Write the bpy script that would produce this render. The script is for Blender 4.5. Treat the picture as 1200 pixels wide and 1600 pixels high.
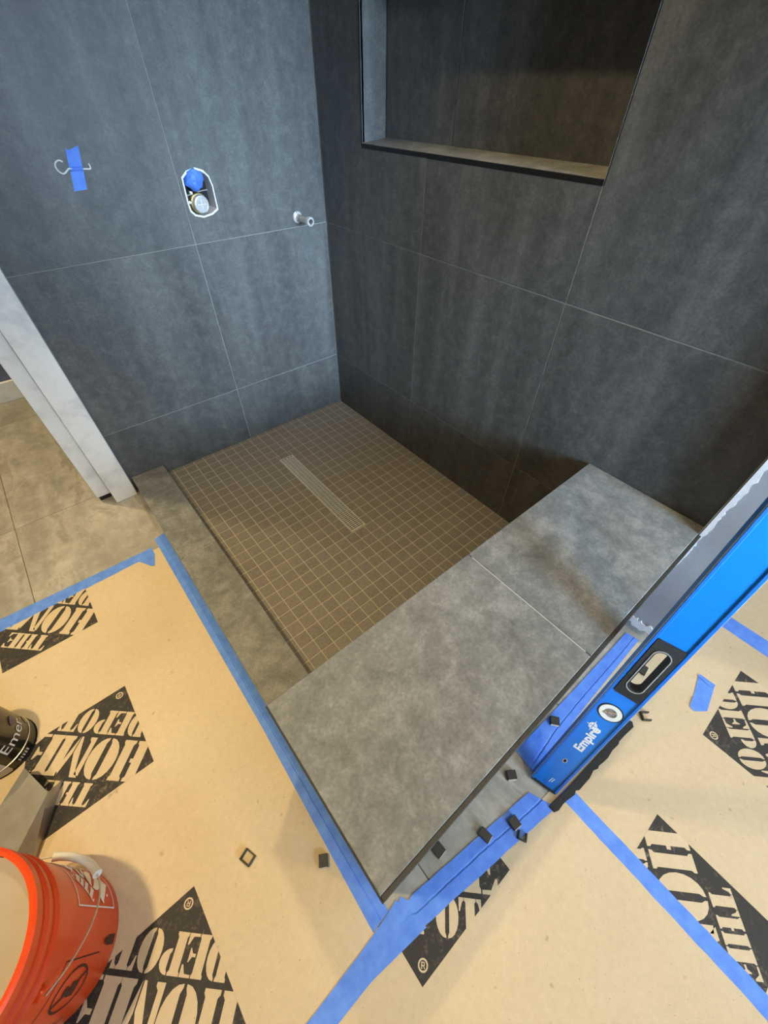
import bpy, math, random
from mathutils import Vector, Matrix
from mathutils.geometry import tessellate_polygon
random.seed(7)
for o in list(bpy.data.objects): bpy.data.objects.remove(o)
scene = bpy.context.scene
COL = scene.collection

# ------------------------------------------------------------------ camera
F_PX = 630.09
cam_d = bpy.data.cameras.new('camera'); cam = bpy.data.objects.new('camera', cam_d); COL.objects.link(cam)
cam_d.sensor_fit = 'VERTICAL'; cam_d.sensor_height = 36.0; cam_d.lens = F_PX / 1600 * 36.0
cam_d.clip_start = 0.02; cam_d.clip_end = 60
right = Vector((0.77, -0.638, 0.008)); down = Vector((-0.462, -0.566, -0.682)); fwd = Vector((0.44, 0.521, -0.731))
fwd.normalize(); right = (right - fwd * right.dot(fwd)).normalized(); up = right.cross(fwd)
M = Matrix((right, up, -fwd)).transposed().to_4x4(); M.translation = Vector((-1.1677, -1.8005, 1.3079))
cam.matrix_world = M
scene.camera = cam

# ------------------------------------------------------------------ world, lights, exposure
w = bpy.data.worlds.new('world'); scene.world = w; w.use_nodes = True
w.node_tree.nodes['Background'].inputs[0].default_value = (0.62, 0.75, 1.0, 1)
w.node_tree.nodes['Background'].inputs[1].default_value = 0.35
scene.view_settings.view_transform = 'Standard'; scene.view_settings.look = 'None'
scene.view_settings.gamma = 1.0; scene.view_settings.use_curve_mapping = False
scene.view_settings.exposure = 0.0

Z0 = -0.035           # bathroom floor level (shower floor is 0)
CEIL = 2.45

def area(name, loc, aim, sx, sy, power, color, shape='RECTANGLE', spread=180):
    d = bpy.data.lights.new(name, 'AREA'); d.shape = shape; d.size = sx; d.size_y = sy; d.energy = power; d.color = color; d.spread = math.radians(spread)
    o = bpy.data.objects.new(name, d); COL.objects.link(o); o.location = loc
    o.rotation_euler = (Vector(aim) - Vector(loc)).to_track_quat('-Z', 'Y').to_euler()
    return o
COOL = (0.56, 0.78, 1.0); WARM = (1.0, 0.76, 0.38)
area('window_daylight', (-0.55, -4.50, 1.50), (0.20, 0, 0.66), 1.1, 1.1, 24, COOL, spread=36)
area('side_window_fill', (2.30, -3.35, 1.45), (-0.6, -0.6, 0.7), 1.0, 1.2, 30, COOL)  # added cool side fill for the boards and bare tile at right
area('window_fill', (-0.55, -4.49, 1.50), (-0.7, -2.6, 0.0), 1.1, 1.1, 30, COOL, spread=110)  # second lamp added at the back window, wide cool fill over the boards

# ------------------------------------------------------------------ materials
def nodes_of(name):
    m = bpy.data.materials.new(name); m.use_nodes = True
    nt = m.node_tree; b = nt.nodes['Principled BSDF']
    return m, nt, b
def lin(c):
    return tuple(((x / 255) / 12.92 if x / 255 <= 0.04045 else ((x / 255 + 0.055) / 1.055) ** 2.4) for x in c) + (1,)
def N(nt, t, **kw):
    n = nt.nodes.new(t)
    for k, v in kw.items(): setattr(n, k, v)
    return n
def coords(nt, scale=(1, 1, 1), rnd=0.0):
    tc = N(nt, 'ShaderNodeTexCoord'); mp = N(nt, 'ShaderNodeMapping'); mp.inputs['Scale'].default_value = scale
    nt.links.new(tc.outputs['Object'], mp.inputs['Vector'])
    if rnd:
        oi = N(nt, 'ShaderNodeObjectInfo'); mu = N(nt, 'ShaderNodeMath', operation='MULTIPLY'); mu.inputs[1].default_value = rnd
        nt.links.new(oi.outputs['Random'], mu.inputs[0]); nt.links.new(mu.outputs[0], mp.inputs['Location'])
    return mp.outputs['Vector']
def noise(nt, vec, scale, detail=4, rough=0.55, dist=0.0):
    n = N(nt, 'ShaderNodeTexNoise'); n.inputs['Scale'].default_value = scale; n.inputs['Detail'].default_value = detail
    n.inputs['Roughness'].default_value = rough; n.inputs['Distortion'].default_value = dist
    nt.links.new(vec, n.inputs['Vector']); return n.outputs['Fac']
def ramp(nt, fac, stops):
    r = N(nt, 'ShaderNodeValToRGB'); el = r.color_ramp.elements
    while len(el) < len(stops): el.new(0.5)
    for e, (p, c) in zip(el, stops): e.position = p; e.color = c
    nt.links.new(fac, r.inputs['Fac']); return r.outputs['Color']
def mix(nt, a, b, fac, mode='MIX'):
    m = N(nt, 'ShaderNodeMix', data_type='RGBA', blend_type=mode)
    for s, v in (('A', a), ('B', b)):
        i = [x for x in m.inputs if x.name == s and x.type == 'RGBA'][0]
        if isinstance(v, tuple): i.default_value = v
        else: nt.links.new(v, i)
    i = m.inputs[0]
    if isinstance(fac, (int, float)): i.default_value = fac
    else: nt.links.new(fac, i)
    return [x for x in m.outputs if x.type == 'RGBA'][0]
def bump(nt, b, h, strength, dist=0.002):
    n = N(nt, 'ShaderNodeBump'); n.inputs['Strength'].default_value = strength; n.inputs['Distance'].default_value = dist
    nt.links.new(h, n.inputs['Height']); nt.links.new(n.outputs['Normal'], b.inputs['Normal'])
def flat(name, rgb, rough=0.6, metal=0.0, var=0.0, scale=20, spec=0.5):
    m, nt, b = nodes_of(name); c = lin(rgb)
    b.inputs['Roughness'].default_value = rough; b.inputs['Metallic'].default_value = metal
    b.inputs['Specular IOR Level'].default_value = spec
    v = coords(nt); f = noise(nt, v, scale, 4)
    lo = tuple(x * (1 - var) for x in c[:3]) + (1,); hi = tuple(min(1, x * (1 + var)) for x in c[:3]) + (1,)
    nt.links.new(ramp(nt, f, [(0.3, lo), (0.7, hi)]), b.inputs['Base Color'])
    return m

def make_slab_tile(name, k, r0, r1):
    m, nt, b = nodes_of(name)
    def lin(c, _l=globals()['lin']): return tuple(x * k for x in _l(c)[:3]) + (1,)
    v = coords(nt, (1, 1, 1), 7.0); vs = coords(nt, (7.5, 7.5, 0.9), 7.0)
    big = noise(nt, vs, 1.3, 5, 0.6, 0.3); spot = noise(nt, v, 26, 6, 0.7, 0.4); fine = noise(nt, v, 160, 3, 0.6)
    c1 = ramp(nt, big, [(0.28, lin((92, 94, 95))), (0.5, lin((116, 118, 118))), (0.72, lin((148, 149, 148)))])
    c2 = ramp(nt, spot, [(0.36, lin((86, 88, 89))), (0.50, lin((118, 119, 119))), (0.66, lin((158, 158, 156)))])
    c = mix(nt, c1, c2, 0.36); c = mix(nt, c, ramp(nt, fine, [(0.3, (0.80,) * 3 + (1,)), (0.7, (1.15,) * 3 + (1,))]), 1.0, 'MULTIPLY')
    nt.links.new(c, b.inputs['Base Color'])
    rr = N(nt, 'ShaderNodeMapRange'); rr.inputs['To Min'].default_value = r0; rr.inputs['To Max'].default_value = r1
    nt.links.new(spot, rr.inputs['Value']); nt.links.new(rr.outputs[0], b.inputs['Roughness'])
    b.inputs['Specular IOR Level'].default_value = 0.5
    bump(nt, b, fine, 0.06)
    return m
def make_mosaic():
    m, nt, b = nodes_of('taupe_mosaic')
    oi = N(nt, 'ShaderNodeObjectInfo'); v = coords(nt, (1, 1, 1), 3.0); f = noise(nt, v, 120, 4, 0.7)
    c = ramp(nt, f, [(0.3, lin((100, 96, 91))), (0.7, lin((124, 119, 113)))])
    t = ramp(nt, oi.outputs['Random'], [(0, (0.93,) * 3 + (1,)), (1, (1.05,) * 3 + (1,))])
    nt.links.new(mix(nt, c, t, 1.0, 'MULTIPLY'), b.inputs['Base Color']); b.inputs['Roughness'].default_value = 0.55
    return m
def make_slate():
    m, nt, b = nodes_of('brown_slate_porcelain')
    v = coords(nt, (1, 1, 1), 9.0); vv = coords(nt, (2.2, 0.8, 1), 9.0)
    big = noise(nt, vv, 2.0, 6, 0.6, 0.5); sm = noise(nt, v, 16, 6, 0.7, 0.3)
    c1 = ramp(nt, big, [(0.25, lin((138, 135, 128))), (0.46, lin((158, 155, 147))), (0.56, lin((178, 174, 166))), (0.60, lin((154, 151, 143))), (0.8, lin((170, 166, 158)))])
    c2 = ramp(nt, sm, [(0.35, (0.78,) * 3 + (1,)), (0.7, (1.12,) * 3 + (1,))])
    wv = noise(nt, vv, 1.7, 5, 0.5, 0.8)
    vein = ramp(nt, wv, [(0.494, (0, 0, 0, 1)), (0.5, (0.28, 0.28, 0.28, 1)), (0.506, (0, 0, 0, 1))])
    c = mix(nt, c1, c2, 1.0, 'MULTIPLY'); c = mix(nt, c, lin((206, 200, 188)), vein)
    nt.links.new(c, b.inputs['Base Color']); b.inputs['Roughness'].default_value = 0.5
    bump(nt, b, big, 0.25, 0.006)
    return m
def make_paper():
    m, nt, b = nodes_of('kraft_board')
    v = coords(nt); big = noise(nt, v, 2.2, 4); f = noise(nt, v, 60, 5, 0.7); sp = noise(nt, v, 210, 2, 0.5); sm = noise(nt, v, 34, 3, 0.5)
    c = ramp(nt, big, [(0.3, lin((203, 182, 150))), (0.7, lin((214, 196, 166)))])
    c = mix(nt, c, ramp(nt, f, [(0.3, (0.93,) * 3 + (1,)), (0.7, (1.04,) * 3 + (1,))]), 1.0, 'MULTIPLY')
    c = mix(nt, c, lin((128, 104, 78)), ramp(nt, sp, [(0.70, (0, 0, 0, 1)), (0.76, (0.7, 0.7, 0.7, 1))]))
    c = mix(nt, c, lin((148, 124, 94)), ramp(nt, sm, [(0.69, (0, 0, 0, 1)), (0.77, (0.6, 0.6, 0.6, 1))]))
    nt.links.new(c, b.inputs['Base Color']); b.inputs['Roughness'].default_value = 0.75; b.inputs['Specular IOR Level'].default_value = 0.25
    bump(nt, b, big, 0.5, 0.02)
    return m
def make_ink():
    m, nt, b = nodes_of('black_print')
    v = coords(nt); f = noise(nt, v, 75, 5, 0.75, 0.6); g = noise(nt, v, 9, 3)
    s = mix(nt, ramp(nt, f, [(0.52, (0, 0, 0, 1)), (0.70, (0.75, 0.75, 0.75, 1))]), ramp(nt, g, [(0.4, (0.1,) * 3 + (1,)), (0.65, (1,) * 3 + (1,))]), 1.0, 'MULTIPLY')
    nt.links.new(mix(nt, lin((46, 43, 42)), lin((150, 134, 112)), s), b.inputs['Base Color']); b.inputs['Roughness'].default_value = 0.7
    return m
def make_tape():
    m, nt, b = nodes_of('blue_masking_tape')
    v = coords(nt); f = noise(nt, v, 35, 4); g = noise(nt, v, 240, 2)
    c = ramp(nt, f, [(0.3, lin((76, 128, 232))), (0.7, lin((98, 150, 246)))])
    nt.links.new(c, b.inputs['Base Color']); b.inputs['Roughness'].default_value = 0.6; bump(nt, b, g, 0.25, 0.001)
    return m
def make_drywall():
    m, nt, b = nodes_of('grey_primed_board')
    v = coords(nt); f = noise(nt, v, 6, 4); g = noise(nt, v, 90, 5, 0.7)
    c = mix(nt, ramp(nt, f, [(0.3, lin((150, 153, 160))), (0.7, lin((168, 171, 178)))]), ramp(nt, g, [(0.3, (0.95,) * 3 + (1,)), (0.7, (1.04,) * 3 + (1,))]), 1.0, 'MULTIPLY')
    nt.links.new(c, b.inputs['Base Color']); b.inputs['Roughness'].default_value = 0.45
    return m
def make_white_paint():
    m, nt, b = nodes_of('white_primer')
    v = coords(nt); f = noise(nt, v, 9, 5, 0.6); g = noise(nt, v, 3, 2)
    c = ramp(nt, f, [(0.30, lin((206, 206, 206))), (0.5, lin((232, 232, 230))), (0.8, lin((238, 238, 236)))])
    nt.links.new(c, b.inputs['Base Color']); b.inputs['Roughness'].default_value = 0.5
    return m
def make_orange():
    m, nt, b = nodes_of('orange_plastic')
    v = coords(nt); f = noise(nt, v, 14, 4)
    nt.links.new(ramp(nt, f, [(0.3, lin((232, 72, 20))), (0.7, lin((240, 84, 30)))]), b.inputs['Base Color'])
    b.inputs['Roughness'].default_value = 0.32; b.inputs['Subsurface Weight'].default_value = 0.12
    b.inputs['Subsurface Radius'].default_value = (0.02, 0.006, 0.002)
    return m
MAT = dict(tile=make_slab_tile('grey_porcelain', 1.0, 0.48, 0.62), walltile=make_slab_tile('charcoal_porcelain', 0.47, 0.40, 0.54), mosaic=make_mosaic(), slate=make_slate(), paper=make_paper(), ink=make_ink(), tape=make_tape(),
           drywall=make_drywall(), white=make_white_paint(), orange=make_orange(),
           grout=flat('taupe_grout', (164, 157, 144), 0.85, var=0.08, scale=60),
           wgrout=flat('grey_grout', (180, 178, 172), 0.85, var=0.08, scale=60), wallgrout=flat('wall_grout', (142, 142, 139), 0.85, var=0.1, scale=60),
           fgrout=flat('brown_grout', (128, 116, 96), 0.85, var=0.1, scale=60),
           black=flat('black_trim', (16, 16, 17), 0.4), rubber=flat('black_rubber', (34, 33, 32), 0.75, var=0.5, scale=120),
           dark=flat('dark_cavity', (22, 22, 26), 0.8, var=0.3), steel=flat('brushed_steel', (214, 211, 202), 0.34, 0.5, 0.06, 40),
           chrome=flat('chrome', (228, 228, 230), 0.22, 0.55, 0.1, 90), alu=flat('worn_aluminium', (200, 204, 212), 0.42, 0.6, 0.2, 90),
           blue=flat('blue_paint', (16, 124, 224), 0.34, 0.0, 0.05, 30), bluedk=flat('blue_rail_paint', (24, 108, 204), 0.4, 0.0, 0.10, 60),
           whitep=flat('white_plastic', (236, 234, 228), 0.45, var=0.03), mud=flat('white_joint_compound', (236, 238, 242), 0.8, var=0.06, scale=80),
           vial=flat('smoked_vial', (150, 140, 138), 0.25, var=0.35, scale=120), print_w=flat('white_print', (240, 240, 240), 0.5),
           print_k=flat('dark_print', (70, 30, 20), 0.6, var=0.2, scale=90), fluid=flat('milky_wash_water', (182, 172, 158), 0.12, var=0.08, scale=8),
           canblk=flat('black_can_print', (18, 18, 16), 0.22, var=0.3, scale=12), canlab=flat('stained_paper_label', (196, 188, 178), 0.6, var=0.15, scale=30),
           purple=flat('purple_print', (84, 74, 112), 0.4), olive=flat('dried_paint_blob', (150, 140, 96), 0.5),
           plaster=flat('white_wall_paint', (226, 222, 214), 0.8, var=0.02), hallblue=flat('blue_grey_wall_paint', (98, 104, 128), 0.7, var=0.05, scale=5),
           ceilw=flat('ceiling_paint', (238, 236, 230), 0.85), brass=flat('aged_brass', (196, 176, 128), 0.3, 0.9, 0.1, 60),
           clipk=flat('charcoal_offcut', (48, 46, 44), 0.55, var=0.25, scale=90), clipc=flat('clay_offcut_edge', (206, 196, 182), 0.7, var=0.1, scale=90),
           galv=flat('galvanised_sheet', (168, 166, 160), 0.35, 0.6, 0.12, 25), red=flat('dark_red_plastic', (110, 40, 44), 0.5, var=0.2))

# ------------------------------------------------------------------ mesh helpers
class MB:
    def __init__(s): s.v = []; s.f = []
    def box(s, a, b):
        x0, x1 = sorted((a[0], b[0])); y0, y1 = sorted((a[1], b[1])); z0, z1 = sorted((a[2], b[2])); k = len(s.v)
        s.v += [(x0, y0, z0), (x1, y0, z0), (x1, y1, z0), (x0, y1, z0), (x0, y0, z1), (x1, y0, z1), (x1, y1, z1), (x0, y1, z1)]
        s.f += [[k + i for i in q] for q in ((0, 3, 2, 1), (4, 5, 6, 7), (0, 1, 5, 4), (1, 2, 6, 5), (2, 3, 7, 6), (3, 0, 4, 7))]
        return s
    def cbox(s, a, b, c):      # box with every edge chamfered
        lo = [min(a[i], b[i]) for i in range(3)]; hi = [max(a[i], b[i]) for i in range(3)]; k = len(s.v); idx = {}
        for ax in range(3):
            for sg in (0, 1):
                for u in (0, 1):
                    for w_ in (0, 1):
                        p = [0, 0, 0]; o1, o2 = [i for i in range(3) if i != ax]
                        p[ax] = hi[ax] if sg else lo[ax]
                        p[o1] = hi[o1] - c if u else lo[o1] + c; p[o2] = hi[o2] - c if w_ else lo[o2] + c
                        sgn = [0, 0, 0]; sgn[ax] = sg; sgn[o1] = u; sgn[o2] = w_
                        idx[(ax,) + tuple(sgn)] = len(s.v); s.v.append(tuple(p))
        def face(q, nrm):
            a_, b_, c_ = [Vector(s.v[i]) for i in q[:3]]
            if (b_ - a_).cross(c_ - a_).dot(Vector(nrm)) < 0: q = q[::-1]
            s.f.append(list(q))
        for ax in range(3):
            o1, o2 = [i for i in range(3) if i != ax]
            for sg in (0, 1):
                q = []
                for u, w_ in ((0, 0), (1, 0), (1, 1), (0, 1)):
                    t = [0, 0, 0]; t[ax] = sg; t[o1] = u; t[o2] = w_; q.append(idx[(ax,) + tuple(t)])
                n = [0, 0, 0]; n[ax] = 1 if sg else -1; face(q, n)
            for u in (0, 1):
                for w_ in (0, 1):
                    q = []
                    for e, x in ((o1, 0), (o1, 1), (o2, 1), (o2, 0)):
                        t = [0, 0, 0]; t[ax] = x; t[o1] = u; t[o2] = w_; q.append(idx[(e,) + tuple(t)])
                    n = [0, 0, 0]; n[o1] = 1 if u else -1; n[o2] = 1 if w_ else -1; face(q, n)
        for x in (0, 1):
            for y in (0, 1):
                for z in (0, 1):
                    face([idx[(e, x, y, z)] for e in range(3)], (x * 2 - 1, y * 2 - 1, z * 2 - 1))
        return s
    def prism(s, poly, fr, h0, h1, holes=()):   # poly 2D in frame fr=(O,ex,ey), extruded along ex x ey from h0 to h1
        O, ex, ey = [Vector(q) for q in fr]; n = ex.cross(ey).normalized()
        loops = [list(poly)] + [list(h) for h in holes]
        def ar(l): return sum(l[i][0] * l[(i + 1) % len(l)][1] - l[(i + 1) % len(l)][0] * l[i][1] for i in range(len(l)))
        if ar(loops[0]) < 0: loops[0].reverse()
        for h in loops[1:]:
            if ar(h) > 0: h.reverse()
        tris = tessellate_polygon([[Vector((p[0], p[1], 0)) for p in l] for l in loops])
        flatp = [p for l in loops for p in l]; k = len(s.v); m = len(flatp)
        for h in (h0, h1):
            for p in flatp: s.v.append(tuple(O + ex * p[0] + ey * p[1] + n * h))
        for t in tris:
            a, b, c = [flatp[i] for i in t]
            if (b[0] - a[0]) * (c[1] - a[1]) - (b[1] - a[1]) * (c[0] - a[0]) < 0: t = (t[0], t[2], t[1])
            s.f.append([k + m + i for i in t]); s.f.append([k + i for i in reversed(t)])
        o = 0
        for l in loops:
            for i in range(len(l)):
                j = (i + 1) % len(l); s.f.append([k + o + i, k + o + j, k + m + o + j, k + m + o + i])
            o += len(l)
        return s
    def tube(s, path, r, seg=10, cap=True):
        P = [Vector(p) for p in path]; rs = r if isinstance(r, (list, tuple)) else [r] * len(P); prev = None; rings = []
        for i, p in enumerate(P):
            t = (P[min(i + 1, len(P) - 1)] - P[max(i - 1, 0)]).normalized()
            if prev is None: prev = t.orthogonal().normalized()
            u = (prev - t * prev.dot(t)).normalized(); w_ = t.cross(u); prev = u; k = len(s.v)
            for j in range(seg):
                a = 2 * math.pi * j / seg; s.v.append(tuple(p + (u * math.cos(a) + w_ * math.sin(a)) * rs[i]))
            rings.append(k)
        for a, b in zip(rings, rings[1:]):
            for j in range(seg): s.f.append([a + j, a + (j + 1) % seg, b + (j + 1) % seg, b + j])
        if cap: s.f.append([rings[0] + j for j in reversed(range(seg))]); s.f.append([rings[-1] + j for j in range(seg)])
        return s
    def lathe(s, prof, c=(0, 0, 0), seg=48, close=False):   # prof [(r,z)...]
        rings = []
        for r, z in prof:
            k = len(s.v)
            for j in range(seg):
                a = 2 * math.pi * j / seg; s.v.append((c[0] + r * math.cos(a), c[1] + r * math.sin(a), c[2] + z))
            rings.append(k)
        for a, b in zip(rings, rings[1:]):
            for j in range(seg): s.f.append([a + j, a + (j + 1) % seg, b + (j + 1) % seg, b + j])
        if close:
            s.f.append([rings[0] + j for j in reversed(range(seg))]); s.f.append([rings[-1] + j for j in range(seg)])
        return s
    def build(s, name, mat, parent=None, smooth=False):
        me = bpy.data.meshes.new(name); me.from_pydata([tuple(p) for p in s.v], [], s.f); me.materials.append(MAT[mat] if isinstance(mat, str) else mat)
        if smooth:
            me.polygons.foreach_set('use_smooth', [True] * len(me.polygons))
            try: me.set_sharp_from_angle(angle=math.radians(40))
            except Exception: pass
        me.update(); o = bpy.data.objects.new(name, me); COL.objects.link(o)
        if parent: o.parent = parent
        return o
def tag(o, label=None, cat=None, group=None, kind=None):
    if label: o['label'] = label
    if cat: o['category'] = cat
    if group: o['group'] = group
    if kind: o['kind'] = kind
    return o
def struct(o, label, cat): return tag(o, label, cat, kind='structure')
def empty(name, loc=(0, 0, 0), mat=None):
    o = bpy.data.objects.new(name, None); COL.objects.link(o); o.empty_display_size = 0.05
    if mat is not None: o.matrix_world = mat
    else: o.location = loc
    return o
def rect(x0, y0, x1, y1): return [(x0, y0), (x1, y0), (x1, y1), (x0, y1)]
def ellipse(cx, cy, rx, ry, n=28): return [(cx + rx * math.cos(2 * math.pi * i / n), cy + ry * math.sin(2 * math.pi * i / n)) for i in range(n)]

# ------------------------------------------------------------------ measured layout (metres; origin = shower floor corner)
YA, YB, YE = -0.6022, -1.2022, -1.8083       # right wall joints and tiled end
XC, XE = -0.5833, -1.1725                    # left wall joint, outer bench/curb edge
Z1, Z2, ZT = 0.2826, 0.8812, 2.0812
BY, BH = -1.4534, 0.4625                     # bench back edge, bench top
XI, HC = -1.029, 0.048                       # curb inner edge, curb top
G = 0.0012                                   # half joint

# ------------------------------------------------------------------ room shell
floor = struct(MB().box((-3.4, -4.6, Z0 - 0.10), (2.4, 1.30, Z0 - 0.004)).build('floor', 'fgrout'), 'brown slate look tile bathroom floor, mostly covered by brown board', 'floor')
struct(MB().box((-3.4, -4.6, CEIL), (2.4, 1.42, CEIL + 0.08)).build('ceiling', 'ceilw'), 'white ceiling above the bathroom', 'ceiling')
struct(MB().box((-3.5, -4.6, Z0 - 0.1), (-3.4, 1.42, CEIL)).build('wall_far_left', 'hallblue'), 'blue-grey painted side wall of the bathroom', 'wall')
struct(MB().box((2.4, -2.65, Z0 - 0.1), (2.5, 1.42, CEIL)).box((2.4, -4.6, Z0 - 0.1), (2.5, -4.05, CEIL)).box((2.4, -4.05, Z0 - 0.1), (2.5, -2.65, 0.75)).box((2.4, -4.05, 2.15), (2.5, -2.65, CEIL)).build('wall_far_right', 'hallblue'), 'blue-grey painted wall with an opening for the added window', 'wall')
struct(MB().box((-3.4, -4.7, Z0 - 0.1), (-1.2, -4.6, CEIL)).box((0.1, -4.7, Z0 - 0.1), (2.4, -4.6, CEIL)).box((-1.2, -4.7, Z0 - 0.1), (0.1, -4.6, 0.95)).box((-1.2, -4.7, 2.15), (0.1, -4.6, CEIL)).build('wall_back', 'hallblue'), 'blue-grey painted back wall with a window opening', 'wall')
hallw = struct(MB().box((-3.4, 1.30, Z0 - 0.1), (2.4, 1.42, CEIL)).build('wall_hall', 'hallblue'), 'blue-grey painted wall seen through the doorway', 'wall')
struct(MB().cbox((-3.4, 1.282, Z0), (0.0, 1.2995, Z0 + 0.115), 0.003).build('baseboard_hall', 'white'), 'white smudged baseboard at foot of the blue-grey wall', 'baseboard')
def window(n, lo, hi, ax):
    o = empty('window_%d' % n, tuple((a + b) / 2 for a, b in zip(lo, hi))); L = o.location
    struct(o, 'white framed window behind the photographer' if n == 1 else 'added unseen white framed window on the far right wall', 'window')
    def rel(p): return tuple(Vector(p) - L)
    u = 1 - ax
    m = MB(); t = 0.05
    def bar(u0, z0_, u1, z1_):
        a = list(lo); b = list(hi); a[u] = u0; b[u] = u1; a[2] = z0_; b[2] = z1_; m.box(rel(a), rel(b))
    bar(lo[u], lo[2], hi[u], lo[2] + t); bar(lo[u], hi[2] - t, hi[u], hi[2]); bar(lo[u], lo[2] + t, lo[u] + t, hi[2] - t); bar(hi[u] - t, lo[2] + t, hi[u], hi[2] - t)
    m.build('window_frame', 'white', o)
    g = MB(); a = list(lo); b = list(hi); mid = (lo[ax] + hi[ax]) / 2; a[ax] = mid - 0.003; b[ax] = mid + 0.003
    a[u] += t; b[u] -= t; a[2] += t; b[2] -= t; g.box(rel(a), rel(b)); g.build('pane', glass, o)
gm, gnt, gb = nodes_of('window_glass'); gb.inputs['Transmission Weight'].default_value = 1; gb.inputs['Roughness'].default_value = 0.0; gb.inputs['Base Color'].default_value = (0.95, 0.98, 1, 1)
glass = gm
window(1, (-1.2, -4.69, 0.95), (0.1, -4.62, 2.15), 1)
window(2, (2.42, -4.05, 0.75), (2.49, -2.65, 2.15), 0)  # unseen window added to go with the cool side fill

# recessed ceiling lights
def can_light(x, y, power, which, cone=125):
    o = empty('ceiling_light', (x, y, CEIL)); tag(o, 'round white recessed ceiling light ' + which, 'ceiling light', 'recessed ceiling lights')
    MB().lathe([(0.055, -0.0005), (0.085, -0.0005), (0.085, -0.006), (0.055, -0.006), (0.055, -0.0005)]).build('trim_ring', 'whitep', o)
    d = bpy.data.lights.new('ceiling_light_bulb', 'SPOT'); d.spot_size = math.radians(cone); d.spot_blend = 0.75; d.shadow_soft_size = 0.05; d.energy = power; d.color = WARM
    l = bpy.data.objects.new('bulb_light', d); COL.objects.link(l); l.parent = o; l.location = (0, 0, -0.008)
can_light(-1.85, -1.15, 172, 'over the left part of the floor', 84); can_light(-2.2, -3.2, 40, 'behind the photographer on the left', 90)
can_light(-0.45, -2.75, 100, 'behind the photographer on the right', 80); can_light(-0.56, -1.00, 90, 'over the shower', 84); can_light(1.0, -2.6, 60, 'beyond the grey wall end', 90); can_light(-1.9, 0.75, 190, 'in the hall', 100)

# ------------------------------------------------------------------ left wall (plane y = 0)
FL = ((0, 0, 0), (1, 0, 0), (0, 0, 1))       # frame whose normal is -y
VC = (-0.5155, 1.0265)
def stadium(grow):
    pts = [(-0.5685, 1.0764), (-0.547, 1.0918), (-0.5136, 1.0990), (-0.4875, 1.0908), (-0.4700, 1.0736), (-0.4630, 1.0454), (-0.4645, 0.9742), (-0.4901, 0.9612), (-0.5259, 0.9557), (-0.556, 0.9640), (-0.5700, 0.9791), (-0.5720, 1.008)]
    return [(VC[0] + (x - VC[0]) * grow, VC[1] + (z - VC[1]) * grow) for x, z in pts]
wl = MB(); wl.prism(rect(-1.2600, Z0 - 0.06, 0.13, CEIL), FL, -0.12, -0.0016, [stadium(1.0)])
wall_left = struct(wl.build('wall_left', 'wallgrout'), 'charcoal large-format tiled shower wall with the valve cutout', 'wall')
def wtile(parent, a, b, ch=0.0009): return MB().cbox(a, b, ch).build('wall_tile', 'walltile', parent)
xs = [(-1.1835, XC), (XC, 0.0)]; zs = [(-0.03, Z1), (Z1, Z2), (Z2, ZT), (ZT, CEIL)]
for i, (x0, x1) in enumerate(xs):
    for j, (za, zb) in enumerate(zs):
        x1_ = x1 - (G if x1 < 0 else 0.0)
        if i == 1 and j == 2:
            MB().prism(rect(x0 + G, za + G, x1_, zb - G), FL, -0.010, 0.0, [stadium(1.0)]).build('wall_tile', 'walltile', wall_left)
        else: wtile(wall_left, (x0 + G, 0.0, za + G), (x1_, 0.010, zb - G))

# ------------------------------------------------------------------ right wall (plane x = 0) with niche
NY0, NY1, NZ0, NZ1, ND = -0.2747, -1.2000, 1.1545, 1.50, 0.108
FRW = ((0, 0, 0), (0, -1, 0), (0, 0, 1))     # normal = -x ; local u = -y
wr = MB(); wr.prism(rect(-0.12, Z0 - 0.06, 1.8083, CEIL), FRW, -0.16, -0.0016, [rect(-NY0 - 0.0095, NZ0 - 0.0118, -NY1 + 0.0095, NZ1 + 0.0095)])
wr.box((0.15, NY1 - 0.02, NZ0 - 0.03), (0.158, NY0 + 0.02, NZ1 + 0.03))
wall_right = struct(wr.build('wall_right', 'wallgrout'), 'charcoal large-format tiled shower wall with recessed niche', 'wall')
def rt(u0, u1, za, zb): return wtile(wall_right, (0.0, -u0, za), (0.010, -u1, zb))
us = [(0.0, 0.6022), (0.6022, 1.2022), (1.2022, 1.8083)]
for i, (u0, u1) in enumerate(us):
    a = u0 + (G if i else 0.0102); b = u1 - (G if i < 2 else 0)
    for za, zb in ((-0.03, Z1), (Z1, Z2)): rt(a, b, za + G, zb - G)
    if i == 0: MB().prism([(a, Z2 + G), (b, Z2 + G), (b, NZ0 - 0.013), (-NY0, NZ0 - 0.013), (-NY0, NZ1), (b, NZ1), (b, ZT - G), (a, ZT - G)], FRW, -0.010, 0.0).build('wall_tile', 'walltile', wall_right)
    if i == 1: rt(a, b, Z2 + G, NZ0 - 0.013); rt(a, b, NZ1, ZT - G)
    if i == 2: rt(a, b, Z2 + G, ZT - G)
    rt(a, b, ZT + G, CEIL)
niche = wall_right
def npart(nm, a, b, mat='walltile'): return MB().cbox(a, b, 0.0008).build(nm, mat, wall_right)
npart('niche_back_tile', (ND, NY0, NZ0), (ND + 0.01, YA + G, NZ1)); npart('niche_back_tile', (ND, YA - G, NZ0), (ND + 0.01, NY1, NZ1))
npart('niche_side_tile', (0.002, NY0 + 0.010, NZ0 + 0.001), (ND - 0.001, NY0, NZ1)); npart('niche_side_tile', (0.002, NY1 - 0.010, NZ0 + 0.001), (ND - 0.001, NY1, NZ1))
npart('niche_top_tile', (0.002, NY0, NZ1), (ND - 0.001, NY1, NZ1 + 0.01))
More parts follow.
